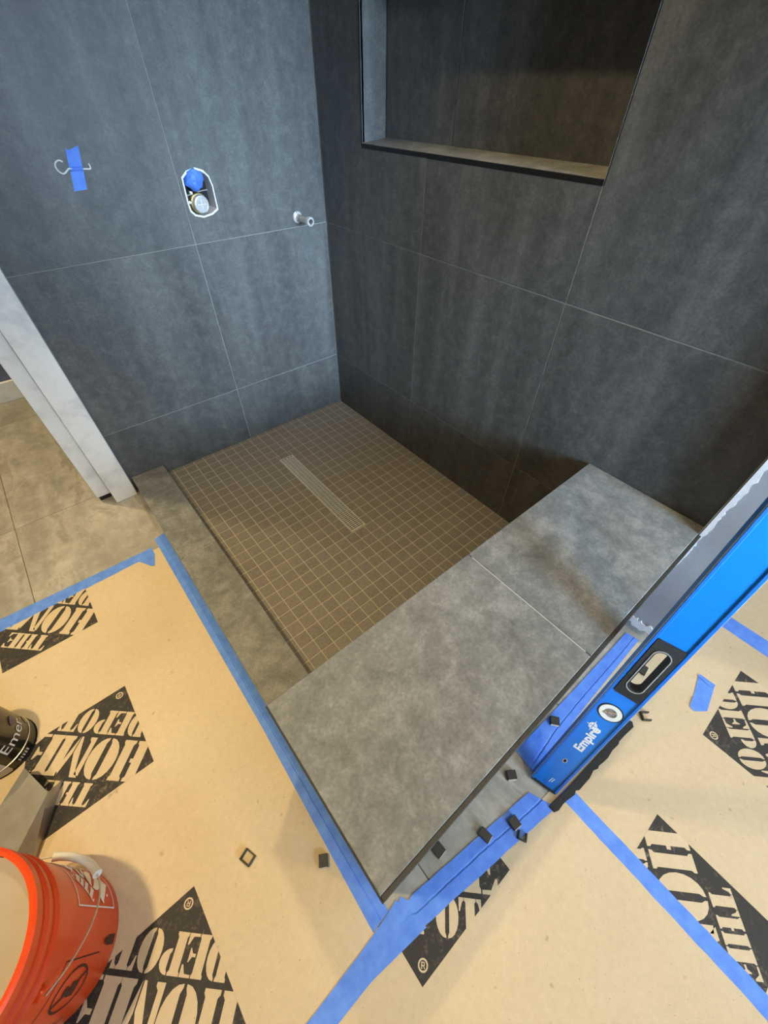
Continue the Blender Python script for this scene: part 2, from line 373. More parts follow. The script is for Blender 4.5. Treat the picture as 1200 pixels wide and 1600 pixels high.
sill = MB(); sill.prism([(0.001, NZ0 - 0.011), (ND, NZ0 - 0.004), (ND, NZ0 + 0.010), (0.001, NZ0)], ((0, NY1, 0), (1, 0, 0), (0, 0, 1)), NY0 * -1 * 0 - (NY0 - NY1), 0.0).build('niche_sill_tile', 'tile', wall_right)
tag(npart('niche_edge_trim', (-0.0012, NY0 + 0.001, NZ0 - 0.0125), (0.0009, NY1 - 0.001, NZ0 - 0.0005), 'black'), 'black metal edge trim')
npart('niche_edge_trim', (-0.0012, NY0 + 0.0045, NZ0 - 0.0125), (0.0009, NY0, NZ1 + 0.004), 'black')
npart('niche_edge_trim', (-0.0012, NY1, NZ0 - 0.0125), (0.0009, NY1 - 0.0015, NZ1 + 0.004), 'black')
npart('niche_edge_trim', (-0.0012, NY0 + 0.0045, NZ1), (0.0009, NY1 - 0.0015, NZ1 + 0.004), 'black')

# grey primed wall end that stands proud of the tile, with joint compound along its edges
PX, PYB, PYF = -0.040, -1.8115, -1.9050
post = MB().cbox((PX, PYB, Z0 + 0.045), (0.16, PYF, CEIL), 0.006).build('wall_end', 'drywall')
struct(post, 'grey primed wall end beside the tiled wall, edge smeared white', 'wall')
random.seed(3)
pts = [(0.0, 0.055)]; z = 0.055; pe = []
while z < 2.0:
    wd = 0.006 + 0.012 * min(1, max(0, (z - 0.2) / 0.8)) + random.uniform(-0.0035, 0.0035); pe.append((wd, z)); z += random.uniform(0.006, 0.016)
MB().prism([(0.0, 0.05)] + pe + [(0.0, 2.0)], ((PX - 0.0002, PYB - 0.0005, 0), (0, -1, 0), (0, 0, 1)), 0.0, 0.0012).build('joint_compound_smear', 'mud', post)
pb = [(0.002, Z0 + 0.048)]
for i in range(14): pb.append((0.002 + i * 0.0067, Z0 + 0.041 + random.uniform(-0.003, 0.003) - (0.012 if 3 < i < 10 else 0)))
for i in reversed(range(14)): pb.append((0.004 + i * 0.0066, Z0 + 0.066 + random.uniform(-0.006, 0.010) + (0.012 if i > 9 else 0)))
MB().prism(pb, ((PX - 0.0004, PYB, 0), (0, -1, 0), (0, 0, 1)), 0.0, 0.004).build('joint_compound_lump', 'mud', post)
MB().prism([(0, Z0 - 0.003), (0.0935, Z0 - 0.003), (0.0935, Z0 + 0.046), (0, Z0 + 0.046)], ((0.0, PYB, 0), (0, -1, 0), (0, 0, 1)), -0.15, -0.01).build('stud_foot', 'fgrout', post)

# ------------------------------------------------------------------ floor tiles (slate look)
fxs = [(-3.4, -2.265), (-2.265, -1.665), (-1.665, -1.065), (-1.065, -0.465), (-0.465, 0.135), (0.135, 0.9)]
for (x0, x1) in fxs:
    ys = [(1.296, 1.02), (1.02, 0.09), (0.09, -0.84)]
    if x0 > -1.2: ys = []
    ys = ys + [(-0.84, -1.77)] if x0 <= -1.2 else [(-1.75, -2.68)]
    for y1, y0 in ys:
        MB().cbox((x0 + 0.0012, y0 + 0.0012, Z0 - 0.012), (x1 - 0.0012, y1 - 0.0012, Z0), 0.001).build('floor_tile', 'slate', floor)
for (x0, x1) in [(-3.4, -2.265), (-2.265, -1.665), (-1.665, -1.065)]:
    MB().cbox((x0 + 0.0012, -2.70 + 0.0012, Z0 - 0.012), (x1 - 0.0012, -1.77 - 0.0012, Z0), 0.001).build('floor_tile', 'slate', floor)

# ------------------------------------------------------------------ door casing
door = empty('door_1', (-1.28, 0.03, Z0)); struct(door, 'white primed door casing and split jamb beside the tiled wall', 'door')
def dp(nm, a, b, mat='white', c=0.0015):
    L = Vector((-1.28, 0.03, Z0)); return MB().cbox(tuple(Vector(a) - L), tuple(Vector(b) - L), c).build(nm, mat, door)
dp('casing', (-1.2765, -0.022, Z0 + 0.001), (-1.1850, -0.0008, 2.10))
dp('casing_backing', (-1.2740, -0.0005, Z0 + 0.001), (-1.1850, 0.0095, 2.10))
dp('split_jamb', (-1.3350, 0.028, Z0 + 0.030), (-1.2795, 0.125, 2.10))
dp('jamb_filler', (-1.2800, 0.020, 0.270), (-1.2745, 0.0275, 0.372))
dp('jamb_gap_shade', (-1.330, 0.040, Z0 + 0.001), (-1.2795, 0.110, Z0 + 0.0295), 'black')  # black block standing in for the shade in the gap under the jamb
dp('door_head', (-2.3, 0.0, 2.105), (-1.19, 0.13, 2.20)); dp('far_jamb', (-2.35, -0.02, Z0 + 0.001), (-2.20, 0.13, 2.10))
struct(MB().box((-3.4, 0.0, Z0 - 0.06), (-2.36, 0.12, CEIL)).box((-2.36, 0.0, 2.21), (-1.336, 0.12, CEIL)).build('wall_front', 'plaster'), 'plain white wall around the doorway', 'wall')

# ------------------------------------------------------------------ shower floor with mosaic
sfl = struct(MB().box((-1.06, -1.46, Z0 - 0.003), (0.012, 0.012, -0.0016)).build('shower_floor', 'grout'), 'taupe square mosaic shower floor', 'floor')
PIT = 0.04997; DX0, DX1, DY0, DY1 = -0.5600, -0.4870, -0.8740, -0.2640
base_t = MB().cbox((-0.0232, -0.0232, -0.006), (0.0232, 0.0232, 0.0), 0.0009).build('mosaic_tile', 'mosaic', sfl)
PY0 = -0.026                                  # first row is a cut row
cells = []
for i in range(21):
    for j in range(-1, 29):
        x1 = -i * PIT; x0 = x1 - PIT; y1 = PY0 - j * PIT; y0 = y1 - PIT
        if j == -1: y1 = 0.0
        if i == 20: x0 = XI - 0.001
        y0 = max(y0, BY)
        if y1 - y0 < 0.006: continue
        rs = [(x0, x1, y0, y1)]
        if x1 > DX0 and x0 < DX1 and y1 > DY0 and y0 < DY1:
            rs = []
            if x0 < DX0 - 0.006: rs.append((x0, DX0, y0, y1))
            if x1 > DX1 + 0.006: rs.append((DX1, x1, y0, y1))
            if y0 < DY0 - 0.006: rs.append((max(x0, DX0), min(x1, DX1), y0, DY0))
            if y1 > DY1 + 0.006: rs.append((max(x0, DX0), min(x1, DX1), DY1, y1))
        for r in rs: cells.append(r)
camp = Vector((-1.1677, -1.8005, 1.3079))
def seen(r): return (r[2] + r[3]) / 2 > -1.262
cells.sort(key=lambda r: (not seen(r), (Vector(((r[0] + r[1]) / 2, (r[2] + r[3]) / 2, 0)) - camp).length))
stuff = MB(); cnt = 0; used = False
for r in cells:
    w_ = r[1] - r[0]; h_ = r[3] - r[2]; cx, cy = (r[0] + r[1]) / 2, (r[2] + r[3]) / 2; full = abs(w_ - PIT) < 1e-4 and abs(h_ - PIT) < 1e-4
    dz = random.uniform(-0.0004, 0.0001)
    if cnt < 298 and seen(r):
        if full:
            o = base_t if not used else base_t.copy()
            if used: COL.objects.link(o); o.parent = sfl
            used = True; o.location = (cx, cy, dz); o.rotation_euler = (random.uniform(-.003, .003), random.uniform(-.003, .003), 0)
        else: MB().cbox((r[0] + 0.0017, r[2] + 0.0017, -0.006), (r[1] - 0.0017, r[3] - 0.0017, dz), 0.0009).build('mosaic_tile', 'mosaic', sfl)
        cnt += 1
    else: stuff.cbox((r[0] + 0.0017, r[2] + 0.0017, -0.006), (r[1] - 0.0017, r[3] - 0.0017, dz), 0.0009)
tag(stuff.build('mosaic_field', 'mosaic', sfl), kind='stuff')

# linear drain
dr = empty('linear_drain', ((DX0 + DX1) / 2, (DY0 + DY1) / 2, -0.0015)); tag(dr, 'long stainless linear drain grate set in the mosaic shower floor', 'drain')
hw, hl = 0.0352, 0.304
MB().box((-hw, -hl, 0.0001), (hw, hl, 0.0006)).build('trough', 'dark', dr)
fm = MB(); fm.cbox((-hw, -hl, 0.0006), (-hw + 0.004, hl, 0.0030), 0.0005).cbox((hw - 0.004, -hl, 0.0006), (hw, hl, 0.0030), 0.0005).cbox((-hw + 0.004, -hl, 0.0006), (hw - 0.004, -hl + 0.004, 0.0030), 0.0005).cbox((-hw + 0.004, hl - 0.004, 0.0006), (hw - 0.004, hl, 0.0030), 0.0005)
fm.build('drain_frame', 'steel', dr)
gr = MB(); y = -hl + 0.007
while y < hl - 0.006:
    gr.box((-hw + 0.004, y - 0.0026, 0.0008), (hw - 0.004, y + 0.0026, 0.0026)); y += 0.0098
for x in (-0.018, 0.0, 0.018): gr.box((x - 0.0012, -hl + 0.004, 0.0008), (x + 0.0012, hl - 0.004, 0.0022))
tag(gr.build('grate_bars', 'steel', dr), kind='stuff')

# ------------------------------------------------------------------ curb and bench
curb = empty('shower_curb', (-1.10, -0.7, Z0)); tag(curb, 'low dark grey tiled curb between shower and bathroom floor', 'curb')
L = Vector(curb.location)
def rel(p, l): return tuple(Vector(p) - l)
MB().box(rel((XE + 0.012, 0.0, Z0 - 0.004), L), rel((XI - 0.012, BY + 0.0, HC - 0.0016), L)).build('curb_core', 'wgrout', curb)
cy = [(-0.001, -0.600), (-0.602, BY + 0.001)]
for a, b in cy:
    MB().cbox(rel((XE, a, HC - 0.012), L), rel((XI, b, HC), L), 0.0012).build('curb_top_tile', 'tile', curb)
    MB().cbox(rel((XE + 0.001, a, Z0 + 0.001), L), rel((XE + 0.0118, b, HC - 0.0135), L), 0.0008).build('curb_outer_tile', 'tile', curb)
    MB().cbox(rel((XI - 0.0118, a, 0.0005), L), rel((XI - 0.001, b, HC - 0.0135), L), 0.0008).build('curb_inner_tile', 'tile', curb)
bench = empty('shower_bench', (-0.586, -1.63, Z0)); tag(bench, 'raised tiled bench with two large dark grey slabs on top', 'bench')
L = Vector(bench.location)
MB().box(rel((XE + 0.013, YE + 0.013, Z0 - 0.004), L), rel((-0.001, BY - 0.013, BH - 0.0016), L)).build('bench_core', 'wgrout', bench)
for x0, x1 in ((XE, XC - G), (XC + G, -0.0015)):
    MB().cbox(rel((x0, YE, BH - 0.012), L), rel((x1, BY, BH), L), 0.0013).build('bench_top_tile', 'tile', bench)
    xa = x0 + (0.0 if x0 == XE else 0)
    MB().cbox(rel((xa + (0.013 if x0 == XE else 0), YE + 0.0015, Z0 + 0.001), L), rel((x1, YE + 0.0128, BH - 0.0138), L), 0.0008).build('bench_front_tile', 'tile', bench)
    MB().cbox(rel((xa + (0.013 if x0 == XE else 0), BY - 0.0128, 0.0008 if x0 != XE else HC + 0.0006), L), rel((x1, BY - 0.0015, BH - 0.0138), L), 0.0008).build('bench_back_tile', 'tile', bench)
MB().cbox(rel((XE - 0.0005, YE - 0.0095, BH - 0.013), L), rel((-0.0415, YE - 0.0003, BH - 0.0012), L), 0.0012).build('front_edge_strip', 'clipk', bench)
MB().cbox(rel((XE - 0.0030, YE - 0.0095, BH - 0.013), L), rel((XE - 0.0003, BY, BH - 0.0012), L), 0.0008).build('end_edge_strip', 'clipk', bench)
MB().cbox(rel((XE + 0.0015, YE + 0.0015, Z0 + 0.001), L), rel((XE + 0.0128, BY - 0.0015, BH - 0.0138), L), 0.0008).build('bench_end_tile', 'tile', bench)

# ------------------------------------------------------------------ floor protection board with printed logos
random.seed(11)
ZP = Z0 + 0.0014
def sheet(poly, label):
    o = MB().prism(poly, ((0, 0, 0), (1, 0, 0), (0, 1, 0)), Z0 + 0.0002, ZP).build('floor_board', 'paper')
    tag(o, label, 'floor board', 'brown floor protection boards'); return o
A = sheet([(-3.0, -0.405), (-1.213, -0.405), (-1.213, -1.872), (-3.0, -1.885)], 'brown floor protection board along the curb, holding bucket and paint can')
B = sheet([(-3.0, -1.888), (-1.213, -1.876), (-1.150, -1.897), (-0.735, -1.944), (-0.650, -1.952), (-0.650, -3.3), (-3.0, -3.3)], 'brown floor protection board at the bottom centre, in front of bench corner')
Cc = sheet([(-0.647, -1.872), (-0.085, -1.872), (-0.070, -1.890), (-0.045, -1.910), (-0.01, -1.922), (0.03, -1.926), (0.255, -1.926), (0.255, -3.3), (-0.647, -3.3)], 'brown floor protection board under the blue level, printed twice')
D = sheet([(0.258, -1.926), (1.7, -1.926), (1.7, -3.3), (0.258, -3.3)], 'brown floor protection board at the far right edge')

def arc(cx, cy, rx, ry, a0, a1, n=10): return [(cx + rx * math.cos(math.radians(a0 + (a1 - a0) * i / n)), cy + ry * math.sin(math.radians(a0 + (a1 - a0) * i / n))) for i in range(n + 1)]
def stem(x0, x1, sl=0.07, sr=0.07):
    return [(x0 - sl, 0), (x1 + sr, 0), (x1 + sr, 0.07), (x1, 0.12), (x1, 0.88), (x1 + sr, 0.93), (x1 + sr, 1), (x0 - sl, 1), (x0 - sl, 0.93), (x0, 0.88), (x0, 0.12), (x0 - sl, 0.07)]
GL = {
 'H': [stem(0.06, 0.40, 0.05, 0.06), stem(0.60, 0.94, 0.06, 0.05), rect(0.40, 0.45, 0.49, 0.55)],
 'O': [arc(0.46, 0.5, 0.46, 0.52, 90, 270) + [(0.46, 0.04), (0.41, 0.12), (0.41, 0.88), (0.46, 0.96)], arc(0.54, 0.5, 0.46, 0.52, -90, 90) + [(0.54, 0.96), (0.59, 0.88), (0.59, 0.12), (0.54, 0.04)]],
 'M': [[(0, 0), (0.20, 0), (0.20, 0.06), (0.14, 0.12), (0.14, 0.93), (0.0, 0.96)], [(0.02, 1), (0.24, 1), (0.50, 0.42), (0.50, 0.0), (0.44, 0.0), (0.17, 0.80)],
       [(0.53, 0.0), (0.53, 0.45), (0.66, 1), (0.70, 1), (0.70, 0.62)], stem(0.70, 0.98, 0.04, 0.04)],
 'E': [stem(0.06, 0.46, 0.05, 0.04), [(0.54, 1), (1.0, 1), (1.0, 0.72), (0.94, 0.72), (0.80, 0.92), (0.54, 0.93)], [(0.54, 0), (1.0, 0), (1.0, 0.28), (0.94, 0.28), (0.80, 0.08), (0.54, 0.07)],
       [(0.52, 0.46), (0.66, 0.46), (0.76, 0.34), (0.80, 0.34), (0.80, 0.66), (0.76, 0.66), (0.66, 0.54), (0.52, 0.54)]],
 'T': [stem(0.30, 0.70, 0.06, 0.06), [(0.22, 1), (0.0, 1), (0.0, 0.66), (0.05, 0.66), (0.14, 0.88), (0.22, 0.93)], [(0.78, 1), (1.0, 1), (1.0, 0.66), (0.95, 0.66), (0.86, 0.88), (0.78, 0.93)]],
 'D': [stem(0.06, 0.44, 0.05, 0.04), arc(0.54, 0.5, 0.46, 0.5, -90, 90) + [(0.54, 0.94), (0.60, 0.86), (0.60, 0.14), (0.54, 0.06)]],
 'P': [stem(0.06, 0.46, 0.05, 0.06), arc(0.56, 0.70, 0.42, 0.30, -90, 90) + [(0.56, 0.94), (0.62, 0.86), (0.62, 0.54), (0.56, 0.46)]],
}
def textline(word, p0, p1, q0, q1, gap=0.035, wts=None):
    wts = wts or [1] * len(word); tot = sum(wts); L_ = (p1 - p0); x = p0; out = []
    for ch, wt in zip(word, wts):
        w_ = L_ * wt / tot
        for poly in GL[ch]: out.append([(x + gap * w_ / 2 + (w_ * (1 - gap)) * a, q0 + (q1 - q0) * b) for a, b in poly])
        x += w_
    return out
r2 = math.sqrt(0.5)
def half(P, ax, sg):
    out = []; val = (lambda p: p[ax]) if sg == 0 else (lambda p: 1 - p[ax])
    for i in range(len(P)):
        p, q = P[i], P[(i + 1) % len(P)]; a, b = val(p), val(q)
        if a >= 0: out.append(p)
        if (a < 0) != (b < 0): t = a / (a - b); out.append((p[0] + (q[0] - p[0]) * t, p[1] + (q[1] - p[1]) * t))
    return out
def logo(parent, LL, u, v, size_u, size_v, clip=None):
    o = empty('printed_logo', (LL[0], LL[1], 0)); o.parent = parent
    Ov = Vector((0, 0, ZP)); fr = (Ov, Vector((u[0], u[1], 0)) * size_u, Vector((v[0], v[1], 0)) * size_v)
    def cl(poly):
        if not clip: return poly
        return clip_poly(poly, LL, u, v, size_u, size_v, clip)
    sq = cl(rect(0, 0, 1, 1)); MB().prism(sq, (fr[0], fr[1], fr[2]), 0.00005, 0.00025).build('black_square', 'ink', o)
    words = textline('HOME', -0.600, 0.600, -0.170, 0.190, 0.02, [1, 1.05, 1.2, 1]) + textline('DEPOT', -0.455, 0.455, -0.440, -0.205, 0.02) + textline('THE', -0.255, 0.255, 0.225, 0.415, 0.02)
    m = MB()
    def rot(P): return [(0.5 + (a - b) * r2, 0.5 + (a + b) * r2) for a, b in P]
    for P in words:
        Q = rot(P)
        for ax in (0, 1):
            for sg in (0, 1): Q = half(Q, ax, sg)
        Q = cl(Q) if len(Q) > 2 else []
        if Q and len(Q) > 2: m.prism(Q, fr, 0.0003, 0.0004)
    ring = rot(ellipse(0, -0.60, 0.038, 0.038, 20)); hole = rot(ellipse(0, -0.60, 0.027, 0.027, 20))
    if not clip or len(cl(ring)) == len(ring):
        m.prism(ring, fr, 0.0003, 0.0004, [hole])
        for P in (rect(-0.014, -0.618, -0.006, -0.582), rect(-0.006, -0.588, 0.012, -0.582), rect(0.007, -0.60, 0.013, -0.585), rect(-0.006, -0.604, 0.012, -0.598), [(0.002, -0.604), (0.009, -0.604), (0.015, -0.618), (0.008, -0.618)]): m.prism(rot(P), fr, 0.0003, 0.0004)
    if m.f: tag(m.build('stencil_lettering', 'paper', o), 'board-coloured stencil lettering reading THE HOME DEPOT')
    return o
def clip_poly(poly, LL, u, v, su, sv, cl):        # keep the part on the board: cl(x,y) >= 0 linear half-planes
    for (a, b, c) in cl:
        out = []
        def val(p): x = LL[0] + u[0] * su * p[0] + v[0] * sv * p[1]; y_ = LL[1] + u[1] * su * p[0] + v[1] * sv * p[1]; return a * x + b * y_ + c
        for i in range(len(poly)):
            p, q = poly[i], poly[(i + 1) % len(poly)]; vp, vq = val(p), val(q)
            if vp >= 0: out.append(p)
            if (vp < 0) != (vq < 0): t = vp / (vp - vq); out.append((p[0] + (q[0] - p[0]) * t, p[1] + (q[1] - p[1]) * t))
        poly = out
        if len(poly) < 3: return []
    return poly
UP = ((0, 1), (-1, 0)); DN = ((0, -1), (1, 0)); LF = ((-1, 0), (0, -1))
logo(A, (-1.505, -0.610), UP[0], UP[1], 0.285, 0.290, [(0, -1, -0.41)])
logo(A, (-1.498, -1.180), UP[0], UP[1], 0.274, 0.290)
logo(A, (-1.512, -1.795), UP[0], UP[1], 0.285, 0.290)
logo(B, (-1.195, -1.684), DN[0], DN[1], 0.298, 0.299, [(-0.113, -1, -2.030)])
logo(Cc, (-0.500, -2.165), LF[0], LF[1], 0.298, 0.298, [(1, 0, 0.645)])
logo(Cc, (0.102, -2.161), LF[0], LF[1], 0.303, 0.298)

# ------------------------------------------------------------------ blue tape
def ribbon(name, inner, outer, label, z=ZP, seam=None, lift=0.0, wav=0.004, n=60, group='blue masking tape strips'):
    def samp(pl, t):
        d = [0]
        for a, b in zip(pl, pl[1:]): d.append(d[-1] + math.dist(a, b))
        t *= d[-1]
        for i in range(len(pl) - 1):
            if t <= d[i + 1] + 1e-9:
                k = (t - d[i]) / max(1e-9, d[i + 1] - d[i]); return (pl[i][0] + (pl[i + 1][0] - pl[i][0]) * k, pl[i][1] + (pl[i + 1][1] - pl[i][1]) * k)
        return pl[-1]
    m = MB(); sm = seam or 0.5; prev = 0; rows = []; ph = random.uniform(0, 6)
    for i in range(n + 1):
        t = i / n; a = samp(inner, t); b = samp(outer, t)
        s_ = sm + wav * 12 * math.sin(ph + t * 9) * 0.5 + random.uniform(-0.01, 0.01)
        if seam: prof = [(0, z + 0.0002), (s_ - 0.05, z + 0.0006), (s_ - 0.012, z - 0.0006), (s_ + 0.012, z - 0.0006), (s_ + 0.05, z + 0.0016), (1, z + 0.0006)]
        else: prof = [(0, z + 0.0003), (0.3, z + 0.0007), (0.7, z + 0.0007), (1, z + 0.0003)]
        if seam: prof = [(q, zz + 0.0006) for q, zz in prof]
        k = len(m.v)
        for q, zz in prof: m.v.append((a[0] + (b[0] - a[0]) * q, a[1] + (b[1] - a[1]) * q, zz + random.uniform(0, 0.0001)))
        rows.append((k, len(prof)))
    for (k, c), (l, _) in zip(rows, rows[1:]):
        for j in range(c - 1): m.f.append([k + j, k + j + 1, l + j + 1, l + j])
    o = m.build(name, 'tape'); md = o.modifiers.new('t', 'SOLIDIFY'); md.thickness = 0.00025; md.offset = -1
    tag(o, label, 'tape', group); return o
def jag(a, b, n, amp):
    return [(a[0] + (b[0] - a[0]) * i / n + random.uniform(-amp, amp) * (0 < i < n), a[1] + (b[1] - a[1]) * i / n + random.uniform(-amp, amp) * (0 < i < n)) for i in range(n + 1)]
ribbon('tape_strip', [(-1.1745, -0.340), (-1.1755, -1.30), (-1.1760, -1.845)], [(-1.218, -0.352), (-1.216, -1.30), (-1.226, -1.850)], 'long blue tape strip running along the curb and bench end', seam=0.48, n=140)
ribbon('tape_strip', jag((-1.85, -0.375), (-1.245, -0.388), 24, 0.001), jag((-1.85, -0.436), (-1.275, -0.428), 24, 0.001), 'blue tape strip along the board edge facing the doorway', n=50)
ribbon('tape_strip', [(-1.243, -0.385), (-1.243, -0.43), (-1.262, -0.488)], [(-1.31, -0.395), (-1.305, -0.43), (-1.272, -0.486)], 'small torn blue tape scrap at the board corner near the curb', z=ZP + 0.0008, n=14)
ribbon('tape_strip', [(-1.150, -1.842), (-1.20, -1.850), (-1.27, -1.856), (-1.40, -1.863), (-2.2, -1.868)], [(-1.125, -1.922), (-1.275, -1.905), (-1.37, -1.906), (-2.2, -1.912)], 'blue tape strip running from the bench corner to the bottom edge', z=ZP + 0.0010, n=60)
ribbon('tape_strip', [(-1.150, -1.850), (-1.138, -1.843), (-1.128, -1.862)] + jag((-1.115, -1.860), (-0.727, -1.914), 14, 0.001), jag((-1.165, -1.912), (-0.698, -1.982), 16, 0.001), 'blue tape strip along the bench front, left of the level', z=ZP + 0.0004, seam=0.47, n=80)
ribbon('tape_strip', [(-0.672, -1.828), (-0.40, -1.838), (-0.066, -1.846)], [(-0.678, -1.912), (-0.55, -1.893), (-0.40, -1.890), (-0.060, -1.889)], 'blue tape strip along the bench front, right of the level', seam=0.60, n=80)
ribbon('tape_strip', jag((-0.668, -1.972), (-0.668, -3.2), 60, 0.0012), jag((-0.628, -1.975), (-0.628, -3.2), 60, 0.0012), 'blue tape strip on the board seam at bottom right', n=70)
ribbon('tape_strip', [(0.228, -1.96), (0.223, -2.35), (0.223, -3.2)], [(0.292, -1.96), (0.292, -2.35), (0.290, -3.2)], 'blue tape strip on the board seam near the right edge', n=30)
sc = empty('tape_scrap', (-0.08, -2.108, ZP)); tag(sc, 'loose crumpled scrap of blue tape lying on the board', 'tape')
def SB(pts): return [(x + 0.08, y + 2.108) for x, y in pts]
MB().prism(SB([(-0.026, -2.077), (-0.019, -2.125), (-0.119, -2.142), (-0.11, -2.095)]), ((0, 0, 0), (1, 0, 0), (0, 1, 0.03)), 0.0008, 0.0011).build('tape_body', 'tape', sc)
MB().prism(SB([(-0.110, -2.093), (-0.121, -2.142), (-0.150, -2.118), (-0.153, -2.110), (-0.149, -2.100)]), ((0, 0, 0), (1, 0, 0.02), (0, 1, 0.02)), 0.0035, 0.0038).build('folded_end', 'tape', sc)
MB().prism(SB([(-0.030, -2.074), (-0.019, -2.077), (-0.017, -2.127), (-0.036, -2.118)]), ((0, 0, 0), (1, 0, -0.03), (0, 1, 0.02)), 0.0045, 0.0048).build('folded_end', 'tape', sc)

# ------------------------------------------------------------------ spirit level leaning on the wall end
Ld = Vector((math.sin(math.radians(20)) * math.cos(math.radians(8)), math.sin(math.radians(20)) * math.sin(math.radians(8)), math.cos(math.radians(20)))).normalized()
Ls = Vector((0.021, -0.07, 0)); Ls = (Ls - Ld * Ls.dot(Ld)).normalized(); Ln = Ls.cross(Ld).normalized()
Lo = Vector((-0.700, -1.895, Z0 + 0.0140)); LW, LT, LEN = 0.0725, 0.0265, 1.83
lm = Matrix((Ls, Ld, Ln)).transposed().to_4x4(); lm.translation = Lo
lev = empty('spirit_level', mat=lm); tag(lev, 'long bright blue box level leaning against the grey wall end', 'level')
LFm = ((0, 0, 0), (1, 0, 0), (0, 1, 0))
slot = [(LW / 2 + a, 0.508 + b) for a, b in arc(0, 0.048, 0.0135, 0.0135, 0, 180, 10) + arc(0, -0.048, 0.0135, 0.0135, 180, 360, 10)]
def slotg(g): return [(LW / 2 + a, 0.508 + b) for a, b in arc(0, 0.048, 0.0135 + g, 0.0135 + g, 0, 180, 10) + arc(0, -0.048, 0.0135 + g, 0.0135 + g, 180, 360, 10)]
MB().prism(rect(0.0075, 0.006, LW - 0.0075, LEN - 0.006), LFm, -LT + 0.003, -0.003, [slotg(0.002), ellipse(LW / 2, 0.356, 0.024, 0.024, 32)]).build('web', 'blue', lev)
for x0, x1 in ((0.0, 0.0075), (LW - 0.0075, LW)):
    rl = MB().cbox((x0, 0.006, -LT), (x1, LEN - 0.006, 0.0), 0.0012).build('edge_rail', 'bluedk', lev)
    xe = x0 - 0.0004 if x0 == 0 else x1 - 0.0008
    MB().cbox((xe, 0.006, -0.0050), (xe + 0.0012, LEN - 0.006, -0.0009), 0.0003).build('worn_edge', 'alu', rl)
for y0, y1 in ((0.0, 0.0085), (LEN - 0.0085, LEN)): MB().cbox((0.0015, y0, -LT + 0.001), (LW - 0.0015, y1, -0.0008), 0.0012).build('end_cap', 'rubber', lev)
fr_ = MB().prism([(0.0085, 0.425), (0.011, 0.4215), (LW - 0.011, 0.4215), (LW - 0.0085, 0.425), (LW - 0.0085, 0.592), (LW - 0.011, 0.595), (0.011, 0.595), (0.0085, 0.592)], LFm, -LT + 0.002, 0.0006, [slotg(0.0)]).build('grip_frame', 'rubber', lev)
MB().prism(slotg(0.0045), LFm, 0.0006, 0.0018, [slotg(0.0025)]).build('grip_ridge', 'alu', fr_)
ring = MB().prism(ellipse(LW / 2, 0.356, 0.0238, 0.0238, 40), LFm, -LT + 0.004, -0.0012, [ellipse(LW / 2, 0.356, 0.0135, 0.0135, 40)]).build('vial_ring', 'whitep', lev)
MB().prism(ellipse(LW / 2, 0.356, 0.0267, 0.0267, 40), LFm, -0.0030, -0.0018, [ellipse(LW / 2, 0.356, 0.0239, 0.0239, 40)]).build('vial_gasket', 'rubber', ring)
MB().prism(ellipse(LW / 2, 0.356, 0.0134, 0.0134, 32), LFm, -LT + 0.005, -0.0030).build('vial', 'vial', lev)
MB().tube([(LW / 2 - 0.011, 0.356 - 0.006, -0.0028), (LW / 2 + 0.011, 0.356 + 0.006, -0.0028)], 0.004, 10).build('vial_tube', 'vial', ring, True)
MB().prism(ellipse(LW / 2 - 0.002, 0.135, 0.0055, 0.009, 20), LFm, -0.003, -0.0024, [ellipse(LW / 2 - 0.002, 0.135, 0.0035, 0.0065, 20)]).build('hang_hole', 'alu', lev)
MB().prism(ellipse(LW / 2 - 0.002, 0.135, 0.0034, 0.0064, 20), LFm, -0.003, -0.0027).build('hang_hole_inside', 'dark', lev)
MB().prism(ellipse(LW / 2 - 0.003, 0.024, 0.006, 0.010, 16), LFm, -0.003, -0.0026).build('end_mark', 'bluedk', lev)
gm_ = MB()
for k in range(2): gm_.prism([(LW / 2 + 0.002 + k * 0.005, 0.030 + k * 0.004), (LW / 2 + 0.004 + k * 0.005, 0.030 + k * 0.004), (LW / 2 + 0.006 + k * 0.005, 0.052), (LW / 2 + 0.004 + k * 0.005, 0.052)], LFm, -0.003, -0.0026)
gm_.build('end_print', 'print_w', lev)
def text_mesh(body, size, offset=0.0):
    cu = bpy.data.curves.new('t', 'FONT'); cu.body = body; cu.size = size; cu.offset = offset; cu.align_x = 'LEFT'; cu.resolution_u = 3
    ob = bpy.data.objects.new('t', cu); COL.objects.link(ob); dg = bpy.context.evaluated_depsgraph_get(); dg.update()
    me = ob.evaluated_get(dg).to_mesh(); v = [tuple(x.co) for x in me.vertices]; f = [list(p.vertices) for p in me.polygons]
    ob.evaluated_get(dg).to_mesh_clear(); bpy.data.objects.remove(ob); bpy.data.curves.remove(cu)
    return v, f
tv, tf = text_mesh('Empire', 1.0, 0.040)
mx = max(p[0] for p in tv); mn = min(p[0] for p in tv); tm = MB()
for p in tv:
    tt = 0.195 + (p[0] - mn) / (mx - mn) * 0.098; ss = LW / 2 + 0.011 - (p[1]) * 0.030
    tm.v.append((ss, tt, -0.00255))
tm.f = [f for f in tf]; tm.build('brand_lettering', 'print_w', lev)
cr = MB(); c0 = (LW / 2 - 0.0085, 0.292)
cr.prism(ellipse(c0[0], c0[1], 0.0088, 0.0115, 24), LFm, -0.003, -0.0025, [ellipse(c0[0], c0[1], 0.0070, 0.0092, 24)])
